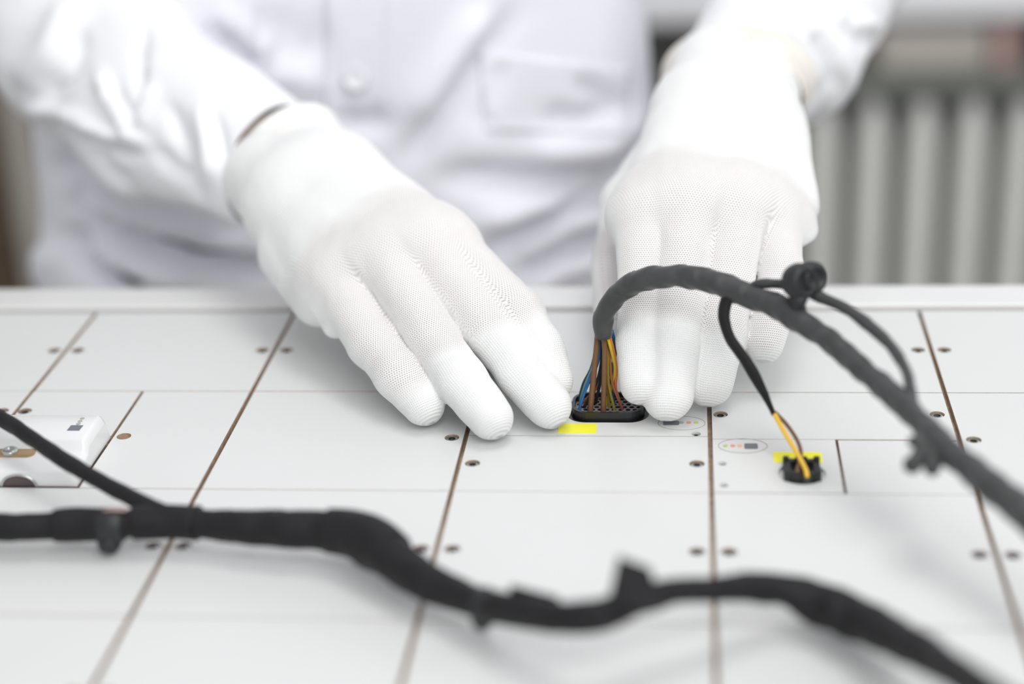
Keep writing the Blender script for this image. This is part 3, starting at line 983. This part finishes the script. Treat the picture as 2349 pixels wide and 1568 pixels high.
# ================================================================== PERSON
def build_person():
    f = Field((-0.52, 0.02, -0.9), (0.30, 0.70, 1.0), 0.0075)
    G = f.blank()
    cxp = -0.228
    TY = 0.455
    # trunk, neck, head
    G = f.cone(G, (cxp - .07, TY, -0.10), (cxp - .085, TY, .18), .085, .088, .05)
    G = f.cone(G, (cxp + .07, TY, -0.10), (cxp + .085, TY, .18), .085, .088, .05)
    G = f.cone(G, (cxp - .085, TY, .18), (cxp - .080, TY, .41), .085, .060, .05)
    G = f.cone(G, (cxp + .085, TY, .18), (cxp + .080, TY, .41), .085, .060, .05)
    G = f.cone(G, (cxp - .10, TY, .43), (cxp + .10, TY, .43), .036, .036, .05)
    G = f.cone(G, (cxp, TY, .46), (cxp, TY - .02, .60), .062, .054, .04)
    G = f.cone(G, (cxp, TY + .0, .74), (cxp, TY - .03, .66), .086, .060, .04)
    G = f.cone(G, (cxp, TY - .075, .63), (cxp, TY - .07, .64), .028, .028, .04)     # chin
    G = f.cone(G, (cxp, TY - .098, .715), (cxp, TY - .112, .69), .008, .013, .012)   # nose
    G = f.cone(G, (cxp - .022, TY - .092, .655), (cxp + .022, TY - .092, .655), .007, .007, .008)  # mouth
    for s in (-1, 1):
        G = f.cone(G, (cxp + s * .033, TY - .086, .722), (cxp + s * .031, TY - .087, .722), .012, .012, .006)  # eyes
        G = f.cone(G, (cxp + s * .048, TY - .082, .748), (cxp + s * .018, TY - .088, .746), .007, .007, .008)   # brows
        G = f.cone(G, (cxp + s * .086, TY + .01, .73), (cxp + s * .082, TY + .008, .69), .014, .010, .01)       # ears
    # hips and legs
    for s in (-1, 1):
        G = f.cone(G, (cxp + s * .075, TY, -0.08), (cxp + s * .085, TY + .01, -.45), .085, .052, .04)
        G = f.cone(G, (cxp + s * .085, TY + .01, -.45), (cxp + s * .09, TY + .03, -.82), .052, .036, .02)
        G = f.cone(G, (cxp + s * .09, TY + .03, -.86), (cxp + s * .10, TY - .10, -.875), .034, .022, .02)
    return f, G


# measured sleeve rings (two edge points and a distance), then world rings up to the shoulder; the arms run inside them
lat = np.array([0.045, -0.012, 0.004])
RINGS_L = [((705, 248), (562, 521), .888), ((672, 212), (514, 508), .90), ((600, 168), (430, 470), .915), ((530, 128), (325, 446), .935), ((470, 74), (258, 440), .955), ((425, 30), (185, 365), .98), ((400, -5), (110, 300), 1.0), ((385, -40), (30, 250), 1.02), ((380, -100), (-20, 160), 1.035), ((375, -190), (-40, 40), 1.045)]
TAIL_L = [(np.array([-.405, .43, .27]), lat * 1.25), (np.array([-.405, .45, .36]), lat * 1.3), (np.array([-.395, .455, .43]), lat * 1.3), (np.array([-.365, .455, .480]), lat * 1.25), (np.array([-.315, .455, .500]), lat * 1.0)]
RINGS_R = [((1552, 128), (1838, 290), .942), ((1562, 112), (1908, 242), .948), ((1588, 80), (1962, 222), .956), ((1625, 15), (1992, 130), .975), ((1690, -60), (2045, 30), 1.01), ((1760, -160), (2110, -60), 1.06), ((1790, -260), (2130, -200), 1.085)]
TAIL_R = [(np.array([.05, .50, .30]), np.array([-.052, .0, .012])), (np.array([.0, .485, .38]), np.array([-.055, 0, .02])), (np.array([-.045, .47, .44]), np.array([-.05, 0, .03])), (np.array([-.090, .46, .478]), np.array([-.035, 0, .045])), (np.array([-.14, .455, .500]), np.array([-.025, 0, .04]))]
WRL = P(640, 384, d=.895)
WRR = P(1690, 190, d=.915)
fb, Gb = build_person()
for rings, tail, wr, hand_in, rw in ((RINGS_L, TAIL_L, WRL, P(760, 480, d=.86), .0268), (RINGS_R, TAIL_R, WRR, P(1665, 300, d=.88), .0215)):
    chain = [wr] + [(P(*p, d=d) + P(*q, d=d)) / 2 for p, q, d in rings[3:]] + [c for c, e in tail[:2]]
    chain.append(np.array([-.228 + (.07 if chain[-1][0] > -.228 else -.07), .455, .37]))
    for k in range(len(chain) - 1):
        r1, r2 = [rw + (.024 - rw) * min(1, j / 2) for j in (k, k + 1)]
        Gb = fb.cone(Gb, chain[k], chain[k + 1], r1, r2, .012)
    Gb = fb.cone(Gb, wr, hand_in, rw, .018, .006)
V, Q = surface_nets(Gb, fb.lo, fb.h)
person = mesh('person', V, Q, 'skin')
tag(person, 'person in white coat and white knit gloves leaning hands on the panel table', 'person')

# hair, trousers and shoes (out of the picture, but they belong to the figure)
fx = Field((-0.36, 0.32, 0.56), (-0.10, 0.60, 0.90), 0.006)
Gx = fx.blank()
Gx = fx.cone(Gx, (-.228, .475, .765), (-.228, .485, .72), .086, .082, .03)
V, Q = surface_nets(Gx, fx.lo, fx.h)
mesh('hair', V, Q, 'hair', person)
fx = Field((-0.46, 0.30, -0.9), (0.02, 0.62, 0.02), 0.008)
Gx = fx.blank()
for s in (-1, 1):
    Gx = fx.cone(Gx, (-.228 + s * .075, .455, -.06), (-.228 + s * .085, .465, -.45), .099, .070, .05)
    Gx = fx.cone(Gx, (-.228 + s * .085, .465, -.45), (-.228 + s * .09, .485, -.79), .070, .056, .02)
V, Q = surface_nets(Gx, fx.lo, fx.h)
mesh('trousers', V, Q, 'trousers', person)
for s in (-1, 1):
    fx = Field((-.228 + s * .095 - .07, .28, -0.91), (-.228 + s * .095 + .07, .57, -0.78), 0.006)
    Gx = fx.blank()
    Gx = fx.cone(Gx, (-.228 + s * .09, .49, -.853), (-.228 + s * .102, .35, -.862), .047, .038, .03)
    Gx = fx.cone(Gx, (-.228 + s * .09, .49, -.85), (-.228 + s * .09, .49, -.82), .047, .045, .03)
    V, Q = surface_nets(Gx, fx.lo, fx.h)
    V[:, 2] = np.maximum(V[:, 2], -.9)
    mesh('shoe', V, Q, 'shoe', person)


# ------------------------------------------------------------------ coat
def seg_dist(p, poly):
    poly = np.array(poly, float)
    best = np.full(len(p), 1e9)
    tt = np.zeros(len(p))
    n = len(poly) - 1
    for i in range(n):
        a, b = poly[i], poly[i + 1]
        ab = b - a
        t = np.clip(((p - a) @ ab) / (ab @ ab), 0, 1)
        d = np.linalg.norm(p - a - t[:, None] * ab, axis=1)
        m = d < best
        best[m] = d[m]
        tt[m] = ((i + t) / n)[m]
    return best, tt


def folds(V, N_, creases, front=None):
    """push the cloth in or out along measured crease lines: (points, half width, height), fading at the ends"""
    px = project(V)
    fac = np.clip((N_ @ -RM[:, 2]) * 2.5, 0, 1) if front is None else front
    D = np.zeros(len(V))
    for poly, w, a in creases:
        d, t = seg_dist(px, poly)
        D += a * np.exp(-(d / w) ** 2) * np.clip(np.minimum(t, 1 - t) * 5 + 0.15, 0, 1)
    return V + N_ * (D * fac)[:, None]


def vnormals(V, Fc):
    Fa = np.array([f if len(f) == 4 else (*f, f[-1]) for f in Fc])
    n = np.cross(V[Fa[:, 2]] - V[Fa[:, 0]], V[Fa[:, 3]] - V[Fa[:, 1]])
    N_ = np.zeros_like(V)
    for k in range(4):
        np.add.at(N_, Fa[:, k], n)
    return N_ / (np.linalg.norm(N_, axis=1)[:, None] + 1e-12)


coat = None
TYC = 0.455


def torso():
    seg = 190
    prof = [(-0.42, -.440, .010, .150), (-0.25, -.435, .000, .135), (-.12, -.432, -.014, .122), (-.06, -.428, -.022, .116), (0.0, -.421, -.029, .114), (.05, -.417, -.034, .114), (.10, -.415, -.037, .116), (.18, -.415, -.044, .118),
            (.30, -.418, -.040, .116), (.38, -.416, -.042, .108), (.44, -.412, -.045, .095), (.478, -.390, -.068, .080), (.505, -.340, -.118, .070), (.53, -.303, -.155, .068), (.55, -.300, -.156, .068)]
    S = []
    zs = np.arange(-.42, .552, .0052)
    P_ = np.array(prof)
    V = []
    for z in zs:
        xl, xr, hd = [np.interp(z, P_[:, 0], P_[:, k]) for k in (1, 2, 3)]
        cx, hw = (xl + xr) / 2, (xr - xl) / 2
        for k in range(seg):
            th = 2 * math.pi * k / seg
            c, s = math.cos(th), math.sin(th)
            e = 2 / 2.5
            V.append((cx + hw * math.copysign(abs(c) ** e, c), TYC + hd * math.copysign(abs(s) ** e, s), z))
    V = np.array(V)
    n = len(zs)
    Fc = [(i * seg + k, i * seg + (k + 1) % seg, (i + 1) * seg + (k + 1) % seg, (i + 1) * seg + k) for i in range(n - 1) for k in range(seg)]
    N_ = vnormals(V, Fc)
    nz = np.array([noise.noise(Vector(v * 14)) * .0035 + noise.noise(Vector((v[0] * 30, v[1] * 30, v[2] * 22))) * .0012 for v in V])
    V = V + N_ * nz[:, None]
    cr = [  # lower right: folds fanning from the raised arm
        ([(1500, 300), (1430, 395), (1300, 420), (1140, 415), (1010, 405)], 30, -.0085), ([(1480, 250), (1380, 350), (1200, 350)], 36, .006),
        ([(1460, 430), (1330, 470), (1180, 560), (1120, 600)], 26, -.008), ([(1430, 400), (1250, 470), (1090, 520)], 24, .0055), ([(1420, 530), (1300, 575), (1180, 640)], 24, -.007),
        ([(1420, 480), (1300, 520), (1170, 600)], 22, .005), ([(1400, 590), (1280, 620), (1200, 670)], 26, .005), ([(1180, 20), (1090, 160), (990, 300), (930, 385)], 26, -.005), ([(1120, 20), (1040, 140), (950, 290)], 32, .005),
        ([(1320, 180), (1420, 250), (1450, 290)], 26, -.0035), ([(1250, 270), (1330, 275), (1420, 265)], 26, -.004), ([(1160, 130), (1100, 260), (1120, 300)], 22, -.003),
        # lower left: folds under the sleeve
        ([(170, 470), (280, 530), (430, 585), (640, 620)], 24, -.009), ([(160, 430), (300, 480), (480, 540), (640, 560)], 30, .007), ([(140, 520), (190, 590), (260, 640), (330, 660)], 26, -.008),
        ([(210, 540), (320, 600), (450, 650)], 26, .007), ([(130, 350), (170, 420), (180, 500)], 30, -.006), ([(110, 560), (100, 610), (70, 660)], 30, .003), ([(420, 505), (560, 540), (640, 545)], 20, -.005),
        # upper chest
        ([(470, 60), (540, 110), (610, 170)], 26, -.007), ([(570, 20), (640, 100), (680, 160)], 34, -.005), ([(500, 20), (600, 120), (680, 190)], 26, .005), ([(890, 270), (840, 290), (780, 280)], 24, -.0045),
        ([(745, -20), (742, 150), (745, 300)], 9, -.0028), ([(740, 200), (700, 190), (690, 140)], 22, .004)]
    V = folds(V, N_, [(q_, w_, a_ * (2.7 if q_[0][0] < 450 else 1.75)) for q_, w_, a_ in cr])
    o = mesh('coat', V, Fc, 'coat', person)
    return o, V


coat, CV = torso()
mod = coat.modifiers.new('thick', 'SOLIDIFY')
mod.thickness, mod.offset = 0.002, -1


def front_at(u, v):
    """the coat's front surface along a sight line"""
    px = project(CV)
    sel = np.where((CV[:, 1] < TYC))[0]
    q = ((px[sel] - [u, v]) ** 2).sum(1)
    o_ = np.argsort(q)[:4]
    w_ = 1 / (q[o_] + 1e-3)
    return P(u, v, d=float(np.sum([depth(CV[k]) * x for k, x in zip(sel[o_], w_)]) / w_.sum()))


# placket, pocket and buttons
def cloth_patch(name, quad, m_, nx, ny, lift, thick, parent, label=None):
    V = []
    for j in range(ny + 1):
        for i in range(nx + 1):
            x, y = i / nx, j / ny
            (a, b, c, d) = [np.array(q, float) for q in quad]
            uv = (a * (1 - x) + b * x) * (1 - y) + (d * (1 - x) + c * x) * y
            p = front_at(*uv)
            V.append(p - RM[:, 2] * lift)
    Fc = [(j * (nx + 1) + i, j * (nx + 1) + i + 1, (j + 1) * (nx + 1) + i + 1, (j + 1) * (nx + 1) + i) for j in range(ny) for i in range(nx)]
    o = mesh(name, V, Fc, m_, parent, True, label)
    md = o.modifiers.new('thick', 'SOLIDIFY')
    md.thickness, md.offset = thick, 0
    return o


cloth_patch('placket', [(748, -60), (888, -60), (880, 470), (745, 440)], 'coat', 14, 60, .0016, .0016, coat)
pk = cloth_patch('pocket', [(1098, 118), (1442, 160), (1438, 310), (1112, 300)], 'coat', 34, 20, .0009, .0010, coat)
for u, v in ((818, 183), (815, -130), (820, 470)):
    c = front_at(u, v)
    bm = bmesh.new()
    add_lathe(bm, [(.0068, 0), (.0072, .0012), (.0064, .0022), (.0050, .0019), (.0042, .0014), (.001, .0014)], c - RM[:, 2] * .0030, -RM[:, 2] * .8 + np.array([0, -.3, 0]), 24)
    from_bm('button', bm, 'button', coat, True, 'pearly coat button')


# ------------------------------------------------------------------ sleeves
def sleeve(rings, tail, creases, thickn=0.0016, seg=110, squash=0.86, sub=9):
    """rings: two measured edge points and a distance each; tail: world rings (centre, half width) up to the shoulder"""
    rows = []
    for (a, b, d) in rings:
        pa, pb = P(*a, d=d), P(*b, d=d)
        rows.append(np.concatenate([(pa + pb) / 2, (pa - pb) / 2]))
    for c, e in tail:
        rows.append(np.concatenate([c, e]))
    rows = np.array(rows)
    S = spline(rows, 0.0028)
    C, E = S[:, :3], S[:, 3:]
    T = np.gradient(C, axis=0)
    for _ in range(6):
        T[1:-1] = (T[:-2] + T[1:-1] + T[2:]) / 3
    T /= np.linalg.norm(T, axis=1)[:, None]
    V = []
    for c, e, t in zip(C, E, T):
        w = np.linalg.norm(e)
        e1 = unit(e)
        e2 = unit(np.cross(t, e1))
        for k in range(seg):
            th = 2 * math.pi * k / seg
            V.append(c + w * (e1 * math.cos(th) + e2 * math.sin(th) * squash))
    V = np.array(V)
    n = len(C)
    Fc = [(i * seg + k, i * seg + (k + 1) % seg, (i + 1) * seg + (k + 1) % seg, (i + 1) * seg + k) for i in range(n - 1) for k in range(seg)]
    N_ = vnormals(V, Fc)
    mid = np.repeat(C, seg, 0)
    if np.mean(np.sum((V - mid) * N_, 1)) < 0:
        N_ = -N_
        Fc = [f[::-1] for f in Fc]
    nz = np.array([noise.noise(Vector(v * 22)) * .0032 + noise.noise(Vector(v * 55)) * .0010 for v in V])
    V = V + N_ * nz[:, None]
    V = folds(V, N_, [(q_, w_ * 1.1, a_ * 1.45) for q_, w_, a_ in creases])
    o = mesh('sleeve', V, Fc, 'sleeve', coat)
    md = o.modifiers.new('thick', 'SOLIDIFY')
    md.thickness, md.offset = thickn, -1
    return o


sleeve(RINGS_L, TAIL_L,
       [([(55, 232), (170, 270), (310, 330)], 13, .008), ([(90, 215), (150, 170), (190, 60)], 16, -.006), ([(120, 270), (220, 320), (320, 350)], 14, -.007), ([(225, 160), (270, 250), (325, 325)], 14, .006), ([(250, 180), (300, 270), (335, 320)], 12, -.005),
        ([(330, 60), (322, 150), (318, 250)], 9, -.006), ([(350, 190), (330, 270), (310, 330)], 14, .004), ([(385, 230), (420, 330), (430, 430)], 16, -.004), ([(455, 240), (475, 320), (490, 420)], 14, .0035), ([(490, 260), (510, 340), (530, 430)], 12, -.003),
        ([(200, 330), (250, 400), (300, 430)], 18, -.004), ([(360, 340), (400, 400), (470, 460)], 16, -.004), ([(170, 0), (120, 120), (40, 200)], 30, .006)])
sleeve(RINGS_R, TAIL_R,
       [([(1860, 70), (1900, 130), (1925, 220)], 16, -.005), ([(1900, 30), (1960, 60), (2010, 60)], 14, .005), ([(1930, 20), (1975, 70), (1990, 110)], 12, -.006), ([(1780, 60), (1850, 120), (1880, 200)], 18, .004), ([(1700, 20), (1800, 60), (1900, 80)], 20, .003)], squash=.80)


# ------------------------------------------------------------------ gloves
def glove(fingers, wrist, cuff_c, thumb, extra, hem_mat, hem_pts, label, side):
    """fingers: little to index, each MCP, PIP, DIP, tip points and radii; one continuous surface"""
    mcp = [f[0][0] for f in fingers]
    mc = np.mean(mcp, 0)
    a = unit(mc - wrist)                       # along the hand, towards the fingers
    l = unit(mcp[-1] - mcp[0])
    l = unit(l - a * (l @ a))                  # across the palm, little finger to index
    n = np.cross(a, l)
    if n @ RM[:, 2] > 0:
        n = -n                                 # dorsal side looks at the camera
    pts = np.array([p for f in fingers for p in f[0]] + [wrist, cuff_c] + [p for p in thumb[0]])
    fld = Field(pts.min(0) - .05, pts.max(0) + .05, 0.00105)
    palm = fld.blank()
    for i, f in enumerate(fingers):
        w0 = wrist + l * (-.0135 + .027 * i / 3)
        palm = fld.cone(palm, w0 - n * .004, f[0][0] - n * .003, .0195, f[1][0] * 1.05, .022)
    for i in range(3):
        palm = fld.cone(palm, fingers[i][0][0] - n * .004 - a * .008, fingers[i + 1][0][0] - n * .004 - a * .008, fingers[i][1][0] * .98, fingers[i + 1][1][0] * .98, .014)
    for s in (-1, 1):
        palm = fld.cone(palm, wrist + l * .0105 * s, cuff_c + l * .0115 * s - unit(cuff_c - wrist) * .006, .0205, .0225, .012)
    for (p, q, r1, r2) in extra:
        palm = fld.cone(palm, p, q, r1, r2, .008)
    out = palm.copy()
    for f in fingers + [thumb]:
        J, R_ = f
        fg = fld.blank()
        for k in range(len(J) - 1):
            fg = fld.cone(fg, J[k], J[k + 1], R_[k], R_[k + 1], .003)
        out = smin(out, smin(palm, fg, .0050), .0010)
    V, Q = surface_nets(out, fld.lo, fld.h)
    # knit directions carried on the surface, in millimetres
    L0 = np.linalg.norm(mc - wrist)
    rel = V - wrist
    kp = np.stack([rel @ l, rel @ a], 1)
    cand, dist, kas = [], [], []
    for J, R_ in fingers:
        J = np.array(J)
        base_l, base_a = (J[0] - wrist) @ l, (J[0] - wrist) @ a
        acc, best = 0.0, np.full(len(V), 9.0)
        ka, kl = np.zeros(len(V)), np.zeros(len(V))
        tt = unit(J[-1] - J[0] + np.array([0, 0, -.040]))
        li = unit(l - tt * (l @ tt))
        ni = np.cross(tt, li)
        if ni @ n < 0:
            ni = -ni
        for k in range(len(J) - 1):
            t = J[k + 1] - J[k]
            L_ = np.linalg.norm(t)
            t = t / L_
            q = V - J[k]
            sc_ = np.clip(q @ t, 0, L_)
            dd = np.linalg.norm(q - sc_[:, None] * t, axis=1)
            m = dd < best
            best[m] = dd[m]
            rv = q - sc_[:, None] * t
            kl[m] = (np.arctan2(rv @ li, rv @ ni) * .0112)[m]
        ka = (V - J[0]) @ tt
        arc = .0130 * math.acos(float(np.clip(a @ tt, -1, 1)))
        cand.append(np.stack([base_l + kl, base_a + ka + arc], 1))
        dist.append(best)
        kas.append(ka)
    w = np.exp(-(np.array(dist) - np.min(dist, 0)) / .0012)
    w /= w.sum(0)
    kf = sum(a_[:, None] * c_ for a_, c_ in zip(w, cand))
    kaf = sum(a_ * c_ for a_, c_ in zip(w, kas))
    t = np.clip((kaf + .014) / .024, 0, 1)
    t = (t * t * (3 - 2 * t))[:, None]
    k2 = kp * (1 - t) + kf * t
    N_ = vnormals(V, Q)
    dors = np.clip((N_ @ unit(n + a * .25)) * 2.4 - .75, 0, 1)
    along = k2[:, 1]
    z0 = L0 - .030
    nzv = np.array([noise.noise(Vector(v * 60)) for v in V])
    msk = np.clip((along - z0 + nzv * .012) / .014, 0, 1) * np.clip((L0 + .072 + nzv * .004 - along) / .006, 0, 1) * dors
    V = V + N_ * (nzv * .0007 + np.array([noise.noise(Vector((v[0] * 150, v[1] * 110, v[2] * 150))) for v in V]) * .00022)[:, None]
    low = V[:, 2] < .012
    V[low, 2] = np.maximum(V[low, 2], .0005)     # pads flatten where they press on the panels
    print('GLOVE', side, 'min z', V[:, 2].min())
    g = mesh('glove', V, Q, 'knit', person, True, label)
    at = g.data.attributes.new('knit', 'FLOAT_VECTOR', 'POINT')
    arr = np.stack([k2[:, 0] * 1000, k2[:, 1] * 1000, msk], 1).astype(np.float32)
    at.data.foreach_set('vector', arr.ravel())
    # rib-knit cuff with its rolled hem
    axd = unit(cuff_c - wrist)
    le = (P(*hem_pts[0], d=depth(cuff_c)) - P(*hem_pts[1], d=depth(cuff_c))) / 2
    ctr = (P(*hem_pts[0], d=depth(cuff_c)) + P(*hem_pts[1], d=depth(cuff_c))) / 2
    le = le - axd * (le @ axd)
    wl = np.linalg.norm(le)
    e1 = unit(le)
    e2 = np.cross(axd, e1)
    seg = 72
    prof = [(-.030, .955), (-.022, .99), (-.012, .995), (-.006, 1.0), (-.0045, 1.02), (-.0035, 1.06), (-.001, 1.095), (.002, 1.10), (.0045, 1.075), (.0052, 1.02), (.0040, .97), (.001, .94), (-.006, .93)]
    Vc = []
    for h_, s_ in prof:
        for k in range(seg):
            th = 2 * math.pi * k / seg
            rib = 1 + (.006 * math.cos(k * math.pi) if h_ < -.004 else 0)
            Vc.append(ctr + axd * h_ + wl * s_ * rib * (e1 * math.cos(th) + e2 * math.sin(th) * .70))
    Fq = [(i * seg + k, i * seg + (k + 1) % seg, (i + 1) * seg + (k + 1) % seg, (i + 1) * seg + k) for i in range(len(prof) - 1) for k in range(seg)]
    mesh('cuff', Vc, Fq, hem_mat, g, True)
    return g


def finger(mcp, pip_px, dip_px, tip, L1, r):
    # pip and dip sit a little in front of the straight line from knuckle to tip
    dm, dt = depth(mcp), depth(tip)
    return ([mcp, P(*pip_px, d=dm * .56 + dt * .44 - L1), P(*dip_px, d=dm * .24 + dt * .76 - L1 * .8), tip], r)


# photo-left glove (the person's right hand)
dL = .785
LF = [finger(P(768, 645, d=dL + .004), (860, 790), (915, 862), P(971, 926, z=.0108), .004, [.0128, .0112, .0106, .0094]),
      finger(P(880, 592, d=dL), (995, 780), (1060, 875), P(1126, 957, z=.0108), .004, [.0128, .0110, .0107, .0096]),
      finger(P(975, 565, d=dL + .001), (1125, 762), (1195, 850), P(1258, 930, z=.0110), .004, [.0128, .0111, .0108, .0097]),
      finger(P(1030, 568, d=dL + .006), (1192, 718), (1238, 802), P(1264, 872, z=.0165), .004, [.0122, .0110, .0104, .0095])]
wl_ = P(722, 440, d=.848)
cl_ = P(655, 376, d=.885)
thL = ([P(860, 560, d=.850), P(1010, 690, d=.826), P(1120, 775, d=.805), P(1215, 835, d=.788)], [.0165, .0135, .0125, .0105])
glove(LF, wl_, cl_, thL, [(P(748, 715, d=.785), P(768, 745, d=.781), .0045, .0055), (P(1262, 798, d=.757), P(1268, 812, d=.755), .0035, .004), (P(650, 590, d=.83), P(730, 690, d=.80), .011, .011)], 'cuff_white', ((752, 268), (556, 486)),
      'white glove reaching from the left, three fingertips on the panels', 'L')

# photo-right glove (the person's left hand)
dR = .775
RF = [finger(P(1778, 505, d=dR + .012), (1792, 622), (1776, 705), P(1753, 785, z=.024), .004, [.0118, .0096, .0092, .0086]),
      finger(P(1690, 480, d=dR + .003), (1668, 665), (1650, 775), P(1626, 878, z=.0125), .004, [.0130, .0112, .0110, .0105]),
      finger(P(1578, 478, d=dR), (1556, 672), (1542, 790), P(1532, 906, z=.0125), .004, [.0130, .0112, .0111, .0108]),
      finger(P(1474, 495, d=dR + .004), (1474, 670), (1471, 785), P(1471, 878, z=.0172), .004, [.0128, .0104, .0099, .0092])]
wr_ = P(1668, 262, d=.852)
cr_ = P(1692, 168, d=.912)
thR = ([P(1560, 330, d=.862), P(1450, 470, d=.845), P(1415, 610, d=.822), P(1412, 720, d=.800)], [.0185, .0150, .0120, .0100])
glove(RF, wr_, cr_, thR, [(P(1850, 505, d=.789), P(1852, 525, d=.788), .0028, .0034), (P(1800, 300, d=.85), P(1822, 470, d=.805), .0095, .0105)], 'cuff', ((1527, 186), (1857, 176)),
      'white glove coming down from upper right, fingers pressing the connector', 'R')
